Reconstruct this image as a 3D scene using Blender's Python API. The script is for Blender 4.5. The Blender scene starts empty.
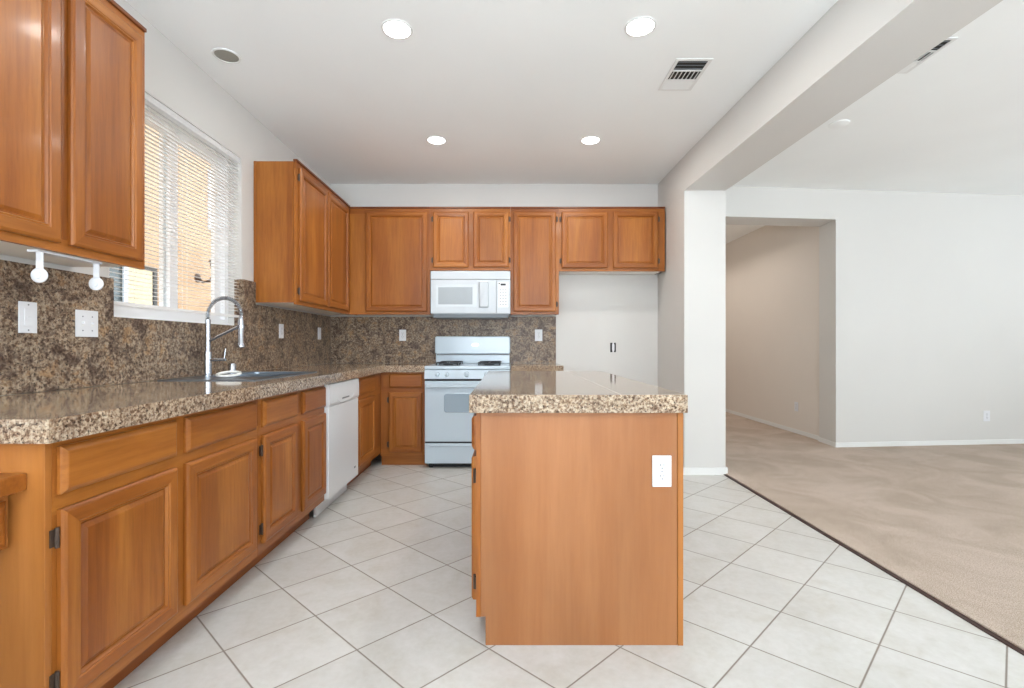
import bpy, bmesh, math, random
from mathutils import Vector, Matrix
random.seed(4)
S = bpy.context.scene
COL = S.collection
PI = math.pi

# ------------------------------------------------------------------ camera
cam = bpy.data.cameras.new('camera')
cam.sensor_width = 36.0
cam.lens = 16.875
cam.shift_x = 0.0029
cam.shift_y = 0.0015
cam.clip_start = 0.02
camo = bpy.data.objects.new('camera', cam)
camo.location = (0, 0, 1.09)
camo.rotation_euler = (PI / 2, 0, 0)
COL.objects.link(camo)
S.camera = camo

# ------------------------------------------------------------------ world / exposure
S.view_settings.view_transform = 'Standard'
S.view_settings.look = 'None'
S.view_settings.gamma = 1.0
S.view_settings.use_curve_mapping = False
S.view_settings.exposure = 0.66
w = bpy.data.worlds.new('world')
S.world = w
w.use_nodes = True
bg = w.node_tree.nodes['Background']
bg.inputs['Color'].default_value = (0.93, 0.96, 1.0, 1)
bg.inputs['Strength'].default_value = 2.2
S.cycles.max_bounces = 10
S.cycles.diffuse_bounces = 6
S.cycles.glossy_bounces = 4
S.cycles.transparent_max_bounces = 16
S.cycles.sample_clamp_indirect = 10.0
S.cycles.use_denoising = True


def area(name, loc, rot, sx, sy, power, col):
    l = bpy.data.lights.new(name, 'AREA')
    l.shape = 'RECTANGLE'
    l.size = sx
    l.size_y = sy
    l.energy = power
    l.color = col
    o = bpy.data.objects.new(name, l)
    o.location = loc
    o.rotation_euler = rot
    COL.objects.link(o)
    return o


DAY = (0.80, 0.90, 1.0)
# added fill lamps inside the solid rear and right walls, tilted up at the ceiling
area('fill_kitchen_rear', (0.1, -2.55, 1.25), (PI / 2 + 1.2, 0, 0), 2.7, 1.8, 265, DAY)
area('fill_living_rear', (4.7, -2.55, 1.35), (PI / 2 + 1.2, 0, 0), 3.8, 1.8, 185, DAY)
area('fill_living_side', (7.9, 1.4, 1.4), (PI / 2 + 1.1, 0, PI / 2), 4.2, 1.8, 110, DAY)
area('fill_hall', (2.6, 7.2, 2.68), (0, 0.3, 0), 1.0, 2.6, 17, (1.0, 0.93, 0.87))  # added warm fill lamp under the hall ceiling, no fitting modelled


# ------------------------------------------------------------------ materials
def lin(c):
    c = c / 255.0
    return c / 12.92 if c <= 0.04045 else ((c + 0.055) / 1.055) ** 2.4


def rgb(r, g, b):
    return (lin(r), lin(g), lin(b), 1)


def mat(name, color=None, rough=0.5, metal=0.0, spec=0.5, coat=0.0, emit=0.0, ecol=(1, 1, 1, 1)):
    m = bpy.data.materials.new(name)
    m.use_nodes = True
    b = m.node_tree.nodes['Principled BSDF']
    if color:
        b.inputs['Base Color'].default_value = color
    b.inputs['Roughness'].default_value = rough
    b.inputs['Metallic'].default_value = metal
    b.inputs['Specular IOR Level'].default_value = spec
    b.inputs['Coat Weight'].default_value = coat
    b.inputs['Coat Roughness'].default_value = 0.12
    if emit:
        b.inputs['Emission Color'].default_value = ecol
        b.inputs['Emission Strength'].default_value = emit
    return m


class NT:
    def __init__(s, m):
        s.t = m.node_tree
        s.b = s.t.nodes['Principled BSDF']

    def n(s, typ, **kw):
        x = s.t.nodes.new(typ)
        for k, v in kw.items():
            if k in x.inputs.keys() if hasattr(x.inputs, 'keys') else False:
                x.inputs[k].default_value = v
            else:
                setattr(x, k, v)
        return x

    def l(s, a, b):
        s.t.links.new(a, b)

    def ramp(s, fac, stops, interp='LINEAR'):
        r = s.t.nodes.new('ShaderNodeValToRGB')
        r.color_ramp.interpolation = interp
        e = r.color_ramp.elements
        while len(e) < len(stops):
            e.new(0.5)
        for q, (p, c) in zip(e, stops):
            q.position = p
            q.color = c
        s.l(fac, r.inputs['Fac'])
        return r.outputs['Color']

    def noise(s, vec, scale, detail=4, rough=0.55, dist=0.0):
        x = s.t.nodes.new('ShaderNodeTexNoise')
        x.inputs['Scale'].default_value = scale
        x.inputs['Detail'].default_value = detail
        x.inputs['Roughness'].default_value = rough
        x.inputs['Distortion'].default_value = dist
        s.l(vec, x.inputs['Vector'])
        return x.outputs['Fac']

    def mix(s, fac, a, b, blend='MIX'):
        x = s.t.nodes.new('ShaderNodeMix')
        x.data_type = 'RGBA'
        x.blend_type = blend
        for i, v in ((0, fac), (6, a), (7, b)):
            if isinstance(v, (int, float, tuple)):
                x.inputs[i].default_value = v
            else:
                s.l(v, x.inputs[i])
        return x.outputs[2]

    def math(s, op, a, b=0.0, c=0.0):
        x = s.t.nodes.new('ShaderNodeMath')
        x.operation = op
        for i, v in enumerate((a, b, c)):
            if isinstance(v, (int, float)):
                x.inputs[i].default_value = v
            else:
                s.l(v, x.inputs[i])
        return x.outputs[0]

    def bump(s, h, strength, dist):
        x = s.t.nodes.new('ShaderNodeBump')
        x.inputs['Strength'].default_value = strength
        x.inputs['Distance'].default_value = dist
        s.l(h, x.inputs['Height'])
        s.l(x.outputs['Normal'], s.b.inputs['Normal'])

    def coords(s, scale=(1, 1, 1), rnd=True):
        tc = s.t.nodes.new('ShaderNodeTexCoord')
        mp = s.t.nodes.new('ShaderNodeMapping')
        mp.inputs['Scale'].default_value = scale
        if rnd:
            oi = s.t.nodes.new('ShaderNodeObjectInfo')
            ad = s.t.nodes.new('ShaderNodeVectorMath')
            ad.operation = 'ADD'
            mu = s.math('MULTIPLY', oi.outputs['Random'], 7.0)
            s.l(tc.outputs['Object'], ad.inputs[0])
            s.l(mu, ad.inputs[1])
            s.l(ad.outputs[0], mp.inputs['Vector'])
        else:
            s.l(tc.outputs['Object'], mp.inputs['Vector'])
        return mp.outputs['Vector']


def wood(name, axis, base, dark, light, rough=0.38, coat=0.08, k=1.0):
    m = mat(name, None, rough, coat=coat, spec=0.38)
    t = NT(m)
    sc = [16.0, 16.0, 16.0]
    sc[axis] = 1.1
    v = t.coords(tuple(sc))
    big = t.noise(v, 0.35, 3, 0.5, 0.6)
    fine = t.noise(v, 4.0, 5, 0.65, 0.2)
    sc2 = [2.2, 2.2, 2.2]
    sc2[axis] = 0.7
    v2 = t.coords(tuple(sc2))
    blot = t.noise(v2, 1.6, 3, 0.5)
    c1 = t.ramp(big, [(0.3, dark), (0.5, base), (0.72, light)])
    c2 = t.ramp(fine, [(0.35, (1 - 0.2 * k, 1 - 0.24 * k, 1 - 0.3 * k, 1)), (0.6, (1, 1, 1, 1))])
    c3 = t.ramp(blot, [(0.3, (0.85, 0.82, 0.78, 1)), (0.65, (1.06, 1.05, 1.03, 1))])
    o = t.mix(1.0, c1, c2, 'MULTIPLY')
    o = t.mix(1.0, o, c3, 'MULTIPLY')
    t.l(o, t.b.inputs['Base Color'])
    t.bump(fine, 0.05, 0.002)
    return m


OAK = (rgb(158, 94, 36), rgb(136, 75, 26), rgb(176, 112, 48))
wood_z = wood('wood_grain_vertical', 2, *OAK)
wood_y = wood('wood_grain_along_depth', 1, *OAK)
wood_x = wood('wood_grain_along_width', 0, *OAK)
OAKD = (rgb(152, 86, 38), rgb(134, 72, 30), rgb(168, 100, 48))
wood_toe_y = wood('wood_toe_depth', 1, *OAKD)
PANEL = (rgb(162, 107, 66), rgb(155, 99, 57), rgb(169, 115, 74))
wood_island = wood('wood_island_panel', 2, *PANEL, rough=0.42, coat=0.12, k=0.35)
ENDP = (rgb(170, 108, 50), rgb(160, 97, 42), rgb(178, 117, 60))
wood_end = wood('wood_end_panel', 2, *ENDP, rough=0.42, coat=0.12, k=0.5)
crown_mat = wood('wood_crown', 1, rgb(118, 64, 30), rgb(100, 50, 22), rgb(135, 76, 38))


def granite(name, k=1.0, rough=0.09, spec=0.5, fine=62.0, patch=0.15, coat=0.0):
    # fine speckle: beige ground, dark and rust grains
    m = mat(name, None, rough, spec=spec, coat=coat)
    t = NT(m)
    v = t.coords((1, 1, 1), rnd=False)
    n0 = t.noise(v, fine, 4, 0.75, 0.1)
    n1 = t.noise(v, 120.0, 3, 0.7, 0.0)
    n2 = t.noise(v, 7.0, 3, 0.6)

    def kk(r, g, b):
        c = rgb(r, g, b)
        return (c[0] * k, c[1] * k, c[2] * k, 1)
    base = t.ramp(n0, [(0.30, kk(74, 56, 44)), (0.42, kk(134, 110, 92)), (0.52, kk(178, 160, 140)),
                       (0.66, kk(200, 186, 168)), (0.8, kk(172, 162, 152))])
    sp = t.ramp(n1, [(0.34, kk(52, 42, 38)), (0.44, kk(150, 124, 98)), (0.5, (1, 1, 1, 1))])
    fac = t.ramp(n1, [(0.36, (0.9, 0.9, 0.9, 1)), (0.44, (0, 0, 0, 1))])
    o = t.mix(fac, base, kk(46, 40, 40))
    n3 = t.noise(v, 15.0, 4, 0.65, 0.6)
    o = t.mix(t.ramp(n3, [(0.50, (0, 0, 0, 1)), (0.62, (patch, patch, patch, 1))]), o, kk(78, 60, 56))
    o = t.mix(t.ramp(n3, [(0.34, (patch, patch, patch, 1)), (0.44, (0, 0, 0, 1))]), o, kk(186, 150, 112))
    vo = t.t.nodes.new('ShaderNodeTexVoronoi')
    vo.inputs['Scale'].default_value = 120.0
    t.l(v, vo.inputs['Vector'])
    rr = t.ramp(vo.outputs['Color'], [(0.22, (0.42, 0.36, 0.32, 1)), (0.42, (1, 1, 1, 1)), (0.85, (1.12, 1.1, 1.05, 1))])
    o = t.mix(0.8, o, rr, 'MULTIPLY')
    pa = t.ramp(n2, [(0.35, (0.80, 0.76, 0.72, 1)), (0.65, (1.08, 1.06, 1.02, 1))])
    o = t.mix(1.0, o, pa, 'MULTIPLY')
    t.l(o, t.b.inputs['Base Color'])
    return m


M_granite = granite('granite_polished', 1.0, 0.07, 0.5, 92.0, 0.15, 0.1)
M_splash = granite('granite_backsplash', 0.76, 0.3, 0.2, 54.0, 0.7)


def plaster(name, c, rough=0.6, spec=0.25):
    m = mat(name, None, rough, spec=spec)
    t = NT(m)
    v = t.coords((1, 1, 1), rnd=False)
    n = t.noise(v, 1.3, 2)
    col = t.ramp(n, [(0.3, tuple(x * 0.975 for x in c[:3]) + (1,)), (0.7, c)])
    t.l(col, t.b.inputs['Base Color'])
    t.bump(t.noise(v, 60, 3), 0.06, 0.002)
    return m


M_wall = plaster('painted_wall', rgb(212, 210, 206), 0.5)
M_ceil = plaster('painted_ceiling', rgb(247, 249, 248), 0.8, 0.1)
M_hall = plaster('painted_hall_wall', rgb(222, 214, 205), 0.6)
M_trim = mat('white_trim_paint', rgb(228, 228, 226), 0.4)
M_white = mat('white_appliance_enamel', rgb(190, 204, 214), 0.22, coat=0.2)
M_white2 = mat('white_plastic', rgb(222, 223, 226), 0.4)
M_mw = mat('white_microwave_shell', rgb(194, 200, 205), 0.35, coat=0.1)
M_mwglass = mat('grey_microwave_window', rgb(158, 165, 170), 0.2)
M_ovenglass = mat('grey_oven_window', rgb(150, 166, 178), 0.15)
M_dw = mat('white_dishwasher_enamel', rgb(222, 223, 224), 0.28, coat=0.2)
M_grey = mat('grey_plastic', rgb(120, 124, 128), 0.4)
M_black = mat('black_iron', rgb(26, 30, 36), 0.35)
M_dark = mat('dark_gap', rgb(34, 34, 36), 0.7)
M_steel = mat('stainless_steel', rgb(140, 152, 164), 0.3, metal=1.0)
M_chrome = mat('brushed_chrome', rgb(186, 190, 196), 0.24, metal=1.0)
M_hinge = mat('antique_brass_hinge', rgb(78, 62, 52), 0.4, metal=0.4)
M_under = mat('pale_cabinet_underside', rgb(240, 238, 232), 0.6)
M_vinyl = mat('white_vinyl_frame', rgb(250, 251, 253), 0.35)
def slat_mat():
    m = bpy.data.materials.new('white_blind_slat')
    m.use_nodes = True
    n = m.node_tree
    b = n.nodes['Principled BSDF']
    b.inputs['Base Color'].default_value = rgb(250, 250, 250)
    b.inputs['Roughness'].default_value = 0.4
    tl = n.nodes.new('ShaderNodeBsdfTranslucent')
    tl.inputs['Color'].default_value = rgb(250, 250, 250)
    mx = n.nodes.new('ShaderNodeMixShader')
    mx.inputs['Fac'].default_value = 0.45
    n.links.new(b.outputs[0], mx.inputs[1])
    n.links.new(tl.outputs[0], mx.inputs[2])
    n.links.new(mx.outputs[0], n.nodes['Material Output'].inputs['Surface'])
    return m


M_slat = slat_mat()
M_ventdark = mat('dark_duct', rgb(40, 36, 32), 0.8)
M_canglass = mat('grey_speaker_mesh', rgb(150, 148, 138), 0.6)
M_lamp = mat('lit_lamp_lens', rgb(255, 255, 255), 0.4, emit=9.0, ecol=(1.0, 0.98, 0.95, 1))
M_stripe = mat('dark_transition_strip', rgb(58, 36, 30), 0.6)
M_ring = mat('pale_plastic_ring', rgb(222, 220, 214), 0.35)
M_bronze = mat('dark_bronze', rgb(60, 42, 34), 0.5)
M_trimext = mat('pale_exterior_trim', rgb(210, 220, 232), 0.6)
M_extglass = mat('grey_exterior_glass', rgb(96, 108, 112), 0.25)
M_cream = mat('cream_shade', rgb(236, 218, 178), 0.7)
M_extdark = mat('dark_exterior_frame', rgb(70, 70, 68), 0.6)


def glass():
    m = bpy.data.materials.new('window_glass')
    m.use_nodes = True
    n = m.node_tree
    n.nodes.clear()
    o = n.nodes.new('ShaderNodeOutputMaterial')
    mx = n.nodes.new('ShaderNodeMixShader')
    tr = n.nodes.new('ShaderNodeBsdfTransparent')
    gl = n.nodes.new('ShaderNodeBsdfGlossy')
    gl.inputs['Roughness'].default_value = 0.02
    tr.inputs['Color'].default_value = (0.95, 0.97, 0.97, 1)
    mx.inputs['Fac'].default_value = 0.07
    n.links.new(tr.outputs[0], mx.inputs[1])
    n.links.new(gl.outputs[0], mx.inputs[2])
    n.links.new(mx.outputs[0], o.inputs['Surface'])
    return m


M_glass = glass()


def stucco():
    m = mat('tan_stucco', None, 0.9, spec=0.1)
    t = NT(m)
    v = t.coords((1, 1, 1), rnd=False)
    n = t.noise(v, 3, 4)
    t.l(t.ramp(n, [(0.3, rgb(196, 164, 134)), (0.7, rgb(206, 176, 146))]), t.b.inputs['Base Color'])
    t.bump(t.noise(v, 40, 3), 0.3, 0.004)
    return m


M_stucco = stucco()


def tile_floor():
    m = mat('ceramic_floor_tile', None, 0.32, spec=0.45)
    t = NT(m)
    tc = t.t.nodes.new('ShaderNodeTexCoord')
    sp = t.t.nodes.new('ShaderNodeSeparateXYZ')
    t.l(tc.outputs['Object'], sp.inputs[0])
    # diagonal lattice:  X = ox + a i - b j ;  Y = oy - c i - d j
    ox, a, b = -0.7811, 0.2365, 0.2366
    oy, c, d = 2.3775, 0.2171, 0.2242
    det = a * (-d) - (-b) * (-c)
    X = t.math('SUBTRACT', sp.outputs['X'], ox)
    Y = t.math('SUBTRACT', sp.outputs['Y'], oy)
    i = t.math('ADD', t.math('MULTIPLY', X, -d / det), t.math('MULTIPLY', Y, b / det))
    j = t.math('ADD', t.math('MULTIPLY', X, c / det), t.math('MULTIPLY', Y, a / det))
    i = t.math('ADD', i, 40.0)
    j = t.math('ADD', j, 40.0)

    def edge(q):
        f = t.math('FRACT', q)
        return t.math('MINIMUM', f, t.math('SUBTRACT', 1.0, f))
    e = t.math('MINIMUM', edge(i), edge(j))
    cell = t.t.nodes.new('ShaderNodeCombineXYZ')
    t.l(t.math('FLOOR', i), cell.inputs[0])
    t.l(t.math('FLOOR', j), cell.inputs[1])
    wn = t.t.nodes.new('ShaderNodeTexWhiteNoise')
    t.l(cell.outputs[0], wn.inputs['Vector'])
    off = t.t.nodes.new('ShaderNodeVectorMath')
    off.operation = 'MULTIPLY_ADD'
    t.l(wn.outputs['Color'], off.inputs[0])
    off.inputs[1].default_value = (9, 9, 9)
    t.l(tc.outputs['Object'], off.inputs[2])
    n1 = t.noise(off.outputs[0], 5.0, 5, 0.6, 0.8)
    n2 = t.noise(off.outputs[0], 40.0, 3, 0.6, 0.2)
    base = t.ramp(n1, [(0.3, rgb(186, 183, 175)), (0.5, rgb(196, 195, 191)), (0.7, rgb(203, 202, 200))])
    base = t.mix(0.25, base, t.ramp(n2, [(0.3, rgb(196, 190, 180)), (0.7, rgb(222, 219, 213))]))
    var = t.ramp(wn.outputs['Value'], [(0.0, (0.955, 0.95, 0.945, 1)), (1.0, (1.02, 1.02, 1.02, 1))])
    base = t.mix(1.0, base, var, 'MULTIPLY')
    g = t.ramp(e, [(0.006, (1, 1, 1, 1)), (0.011, (0, 0, 0, 1))])
    o = t.mix(g, base, rgb(134, 124, 114))
    t.l(o, t.b.inputs['Base Color'])
    r = t.math('MULTIPLY_ADD', t.math('MINIMUM', t.math('MULTIPLY', e, 50.0), 1.0), -0.4, 0.75)
    t.l(r, t.b.inputs['Roughness'])
    h = t.math('MINIMUM', t.math('MULTIPLY', e, 60.0), 1.0)
    t.bump(h, 0.35, 0.003)
    return m


M_tile = tile_floor()


def carpet_mat():
    m = mat('beige_carpet_pile', None, 0.95, spec=0.05)
    t = NT(m)
    v = t.coords((1, 1, 1), rnd=False)
    n = t.noise(v, 240, 3, 0.7)
    n2 = t.noise(v, 2.2, 4, 0.6, 0.8)
    c = t.ramp(n, [(0.32, rgb(152, 134, 118)), (0.68, rgb(222, 206, 192))])
    c2 = t.ramp(n2, [(0.38, (0.87, 0.86, 0.84, 1)), (0.62, (1.06, 1.06, 1.07, 1))])
    t.l(t.mix(1.0, c, c2, 'MULTIPLY'), t.b.inputs['Base Color'])
    t.bump(n, 0.6, 0.008)
    return m


M_carpet = carpet_mat()


# ------------------------------------------------------------------ builders
def world_loc(o):
    v = Vector((0, 0, 0))
    while o:
        v += o.location
        o = o.parent
    return v


class MB:
    """collects shapes in world coordinates, then links them as ONE mesh object"""
    def __init__(s):
        s.bm = bmesh.new()
        s.mats = []

    def mi(s, m):
        if m is None:
            return 0
        if m not in s.mats:
            s.mats.append(m)
        return s.mats.index(m)

    def box(s, x0, x1, y0, y1, z0, z1, m=None, bev=0.0):
        vs = [s.bm.verts.new(p) for p in ((x0, y0, z0), (x1, y0, z0), (x1, y1, z0), (x0, y1, z0),
                                          (x0, y0, z1), (x1, y0, z1), (x1, y1, z1), (x0, y1, z1))]
        k = s.mi(m)
        fs = []
        for q in ((0, 3, 2, 1), (4, 5, 6, 7), (0, 1, 5, 4), (1, 2, 6, 5), (2, 3, 7, 6), (3, 0, 4, 7)):
            f = s.bm.faces.new([vs[a] for a in q])
            f.material_index = k
            fs.append(f)
        if bev > 0:
            es = set(e for f in fs for e in f.edges)
            r = bmesh.ops.bevel(s.bm, geom=list(es), offset=bev, segments=2, profile=0.5, affect='EDGES')
            for f in r['faces']:
                f.material_index = k
        return s

    def prism(s, pts, z0, z1, m=None):
        """vertical prism over a counter-clockwise outline"""
        k = s.mi(m)
        a = [s.bm.verts.new((x, y, z0)) for x, y in pts]
        b = [s.bm.verts.new((x, y, z1)) for x, y in pts]
        s.bm.faces.new(a[::-1]).material_index = k
        s.bm.faces.new(b).material_index = k
        n = len(pts)
        for i in range(n):
            j = (i + 1) % n
            s.bm.faces.new((a[i], a[j], b[j], b[i])).material_index = k
        return s

    def loft(s, rings, m=None, cap=True):
        k = s.mi(m)
        R = [[s.bm.verts.new(p) for p in r] for r in rings]
        for A, B in zip(R, R[1:]):
            n = len(A)
            for i in range(n):
                j = (i + 1) % n
                s.bm.faces.new((A[i], A[j], B[j], B[i])).material_index = k
        if cap:
            s.bm.faces.new(R[0][::-1]).material_index = k
            s.bm.faces.new(R[-1]).material_index = k
        return s

    def tube(s, pts, rad, seg=12, m=None, closed=False):
        pts = [Vector(p) for p in pts]
        n = len(pts)
        rads = rad if isinstance(rad, (list, tuple)) else [rad] * n
        rings = []
        prev = None
        for i, p in enumerate(pts):
            if closed:
                d = pts[(i + 1) % n] - pts[i - 1]
            elif i == 0:
                d = pts[1] - p
            elif i == n - 1:
                d = p - pts[-2]
            else:
                d = pts[i + 1] - pts[i - 1]
            d.normalize()
            if prev is None:
                u = d.orthogonal().normalized()
            else:
                u = (prev - d * prev.dot(d)).normalized()
            prev = u
            v = d.cross(u)
            rings.append([p + rads[i] * (math.cos(a) * u + math.sin(a) * v)
                          for a in (2 * PI * q / seg for q in range(seg))])
        if closed:
            k = s.mi(m)
            R = [[s.bm.verts.new(p) for p in r] for r in rings]
            for A, B in zip(R, R[1:] + R[:1]):
                for i in range(seg):
                    j = (i + 1) % seg
                    s.bm.faces.new((A[i], A[j], B[j], B[i])).material_index = k
        else:
            s.loft(rings, m)
        return s

    def lathe(s, c, axis, prof, seg=24, m=None):
        """prof: (radius, distance along axis) pairs"""
        c = Vector(c)
        ax = Vector(axis).normalized()
        u = ax.orthogonal().normalized()
        v = ax.cross(u)
        rings = [[c + ax * h + max(r, 1e-4) * (math.cos(a) * u + math.sin(a) * v)
                  for a in (2 * PI * q / seg for q in range(seg))] for r, h in prof]
        return s.loft(rings, m)

    def build(s, name, m=None, parent=None, smooth=False, origin=None, mods=None):
        off = world_loc(parent) if parent else (Vector(origin) if origin else Vector((0, 0, 0)))
        bmesh.ops.recalc_face_normals(s.bm, faces=s.bm.faces[:])
        bmesh.ops.translate(s.bm, verts=s.bm.verts[:], vec=-off)
        me = bpy.data.meshes.new(name)
        s.bm.to_mesh(me)
        s.bm.free()
        if s.mats:
            for q in s.mats:
                me.materials.append(q)
        elif m:
            me.materials.append(m)
        if smooth:
            for p in me.polygons:
                p.use_smooth = True
            try:
                me.set_sharp_from_angle(angle=math.radians(40))
            except Exception:
                pass
        o = bpy.data.objects.new(name, me)
        COL.objects.link(o)
        if parent:
            o.parent = parent
        elif origin:
            o.location = origin
        return o


def tag(o, label, cat, group=None, kind=None):
    o['label'] = label
    o['category'] = cat
    if group:
        o['group'] = group
    if kind:
        o['kind'] = kind
    return o


def thing(name, label, cat, loc, group=None):
    o = bpy.data.objects.new(name, None)
    o.empty_display_size = 0.1
    o.location = loc
    COL.objects.link(o)
    return tag(o, label, cat, group)


def struct(o):
    o['kind'] = 'structure'
    return o


def copy_tree(o, parent=None):
    c = o.copy()
    COL.objects.link(c)
    c.parent = parent
    for ch in [x for x in o.children]:
        copy_tree(ch, c)
    return c


# a cabinet front: panel with profile, in a local frame (origin, u = along width, n = outward)
def rings_front(mb, O, u, n, w, h, prof, mh, mv):
    """nested rectangular rings; prof = (inset, height); top and bottom strips get mh, sides mv"""
    O, u, n = Vector(O), Vector(u), Vector(n)
    z = Vector((0, 0, 1))
    kh, kv = mb.mi(mh), mb.mi(mv)
    R = []
    for ins, ht in prof:
        R.append([mb.bm.verts.new(O + u * a + z * b + n * ht) for a, b in
                  ((ins, ins), (w - ins, ins), (w - ins, h - ins), (ins, h - ins))])
    for A, B in zip(R, R[1:]):
        for i in range(4):
            j = (i + 1) % 4
            mb.bm.faces.new((A[i], A[j], B[j], B[i])).material_index = kh if i % 2 == 0 else kv
    return R


def door(parent, O, u, n, w, h, mh, hinge=None, t=0.02, small=False):
    mb = MB()
    f = 0.056 if not small else 0.048
    R = rings_front(mb, O, u, n, w, h, [(0, 0.001), (0, t * 0.62), (0.004, t * 0.86), (0.010, t), (f - 0.013, t), (f - 0.010, t - 0.003),
                                        (f - 0.005, t - 0.0025), (f, t - 0.011)], mh, wood_z)
    mb.bm.faces.new(R[0])
    mb.bm.faces.new(R[-1])
    d = mb.build('door', parent=parent)
    mb = MB()
    rings = rings_front(mb, Vector(O) + Vector(u) * f + Vector((0, 0, f)), u, n, w - 2 * f, h - 2 * f,
                        [(0, t - 0.0105), (0.005, t - 0.0105), (0.008, t - 0.008), (0.016, t - 0.0045), (0.018, t - 0.0035)], wood_z, wood_z)
    mb.bm.faces.new(rings[-1])
    mb.build('panel', parent=d)
    if hinge:
        for zz in (0.07, h - 0.07):
            hb = MB()
            p = Vector(O) + Vector(u) * (-0.006 if hinge == 'lo' else w + 0.006) + Vector((0, 0, zz)) + Vector(n) * 0.008
            hb.tube([p - Vector((0, 0, 0.026)), p + Vector((0, 0, 0.026))], 0.005, 8)
            q = Vector(u) * (-1 if hinge == 'lo' else 1)
            for s_ in (0, 1):
                a = p + q * 0.003 - Vector(n) * 0.004
                b = p + q * 0.014 - Vector(n) * 0.007
                xs = sorted((a.x, b.x)); ys = sorted((a.y, b.y))
                if s_ == 0:
                    hb.box(xs[0], xs[1], ys[0], ys[1], p.z - 0.022, p.z + 0.022)
            hb.build('hinge', M_hinge, d, smooth=True)
    return d


def drawer(parent, O, u, n, w, h, mh, t=0.02):
    mb = MB()
    R = rings_front(mb, O, u, n, w, h, [(0, 0.001), (0, t * 0.5), (0.004, t * 0.7), (0.012, t * 0.95), (0.016, t)], mh, mh)
    mb.bm.faces.new(R[0])
    mb.bm.faces.new(R[-1])
    return mb.build('drawer', parent=parent)


# ================================================================== THE SETTING
H = 2.745
XL = -1.84          # left wall
YB = 4.92           # kitchen back wall
T = 0.15
WY0, WY1, WZ0, WZ1 = 2.210, 3.30, 1.224, 2.378   # kitchen window opening
YR = -2.7           # rear wall


def fwy(x):          # living room far wall runs at a slight angle
    return 4.935 + (x - 1.8) * 0.092


# left wall with a window opening
mb = MB()
mb.box(XL - T, XL, YR - T, WY0, 0, H)
mb.box(XL - T, XL, WY1, YB + T, 0, H)
mb.box(XL - T, XL, WY0, WY1, 0, WZ0)
mb.box(XL - T, XL, WY0, WY1, WZ1, H)
struct(mb.build('wall_left', M_wall))
struct(MB().box(XL, 1.525, YB, YB + T, 0, H).build('wall_back', M_wall))

# dividing wall: side of the fridge recess, end column, and the dropped beam running to the rear
mb = MB()
mb.prism([(1.482, 4.057), (1.83, 4.057), (1.83, 4.93), (1.83, YB + T), (1.527, YB + T), (1.527, YB)], 0, 2.40)
mb.loft([[(1.525, YB + T, 2.40), (1.83, YB + T, 2.40), (1.83, YB + T, H), (1.525, YB + T, H)],
         [(1.525, YB, 2.40), (1.83, YB, 2.40), (1.83, YB, H), (1.525, YB, H)],
         [(1.482, 4.057, 2.40), (1.83, 4.057, 2.40), (1.83, 4.057, H), (1.53, 4.057, H)],
         [(1.655, YR, 2.40), (1.965, YR, 2.40), (1.965, YR, H), (1.715, YR, H)]])
struct(mb.build('wall_divider', M_wall))

# living room far wall, with the tall opening to the hall
OX0, OX1, OZ = 2.06, 3.465, 2.428
DW_ = 0.32
mb = MB()
mb.prism([(1.832, fwy(1.832)), (OX0, fwy(OX0)), (OX0, fwy(OX0) + DW_), (1.832, fwy(1.832) + DW_)], 0, H)
struct(mb.build('wall_far', M_wall))
mb = MB()
mb.prism([(OX1, fwy(OX1)), (8.2, fwy(8.2)), (8.2, fwy(8.2) + DW_), (OX1 + 0.03, fwy(OX1) + DW_)], 0, H)
mb.prism([(OX0, fwy(OX0)), (OX1, fwy(OX1)), (OX1 + 0.03, fwy(OX1) + DW_), (OX0, fwy(OX0) + DW_)], OZ, H)
struct(mb.build('wall_far', M_wall))

# hall behind the opening
mb = MB()
mb.box(3.535, 3.66, fwy(3.5) + DW_, 9.2, 0, H)
struct(mb.build('wall_hall', M_hall))
mb = MB()
mb.box(1.7, 1.82, fwy(1.8) + DW_, 9.2, 0, H)
struct(mb.build('wall_hall', M_hall))
mb = MB()
mb.box(1.7, 3.66, 9.2, 9.32, 0, H)
struct(mb.build('wall_hall', M_hall))

# rear wall and right wall
mb = MB()
mb.box(XL - T, 8.2, YR - T, YR, 0, H)
struct(mb.build('wall_rear', M_wall))
struct(MB().box(8.05, 8.2, YR, 5.6, 0, H).build('wall_right', M_wall))

struct(MB().box(XL - T, 8.2, YR - T, 9.32, H, H + 0.12).build('ceiling', M_ceil))
# tile floor up to the carpet edge
BX = 1.808
struct(MB().prism([(XL - T, YR - T), (BX, YR - T), (BX, 4.06), (1.84, 4.06), (1.84, YB + T), (XL - T, YB + T)], -0.1, 0.0).build('floor', M_tile))
mb = MB()
cp = [(BX + 0.022, YR), (8.05, YR), (8.05, fwy(8.05)), (OX1, fwy(OX1)), (OX1 + 0.03, fwy(OX1) + DW_), (3.535, fwy(3.5) + DW_), (3.535, 9.2),
      (1.82, 9.2), (1.82, fwy(1.8) + DW_), (OX0, fwy(OX0) + DW_), (OX0, fwy(OX0)), (1.845, fwy(1.845)), (1.845, 4.05), (BX + 0.022, 4.05)]
mb.prism(cp, -0.02, 0.012)
car = mb.build('carpet', M_carpet, origin=(4.5, 2.0, 0))
tag(car, 'beige wall-to-wall carpet covering the living room and hall floor', 'carpet')
struct(MB().box(BX, BX + 0.022, YR - T, 4.05, -0.05, 0.006).build('trim_1', M_stripe))

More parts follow.
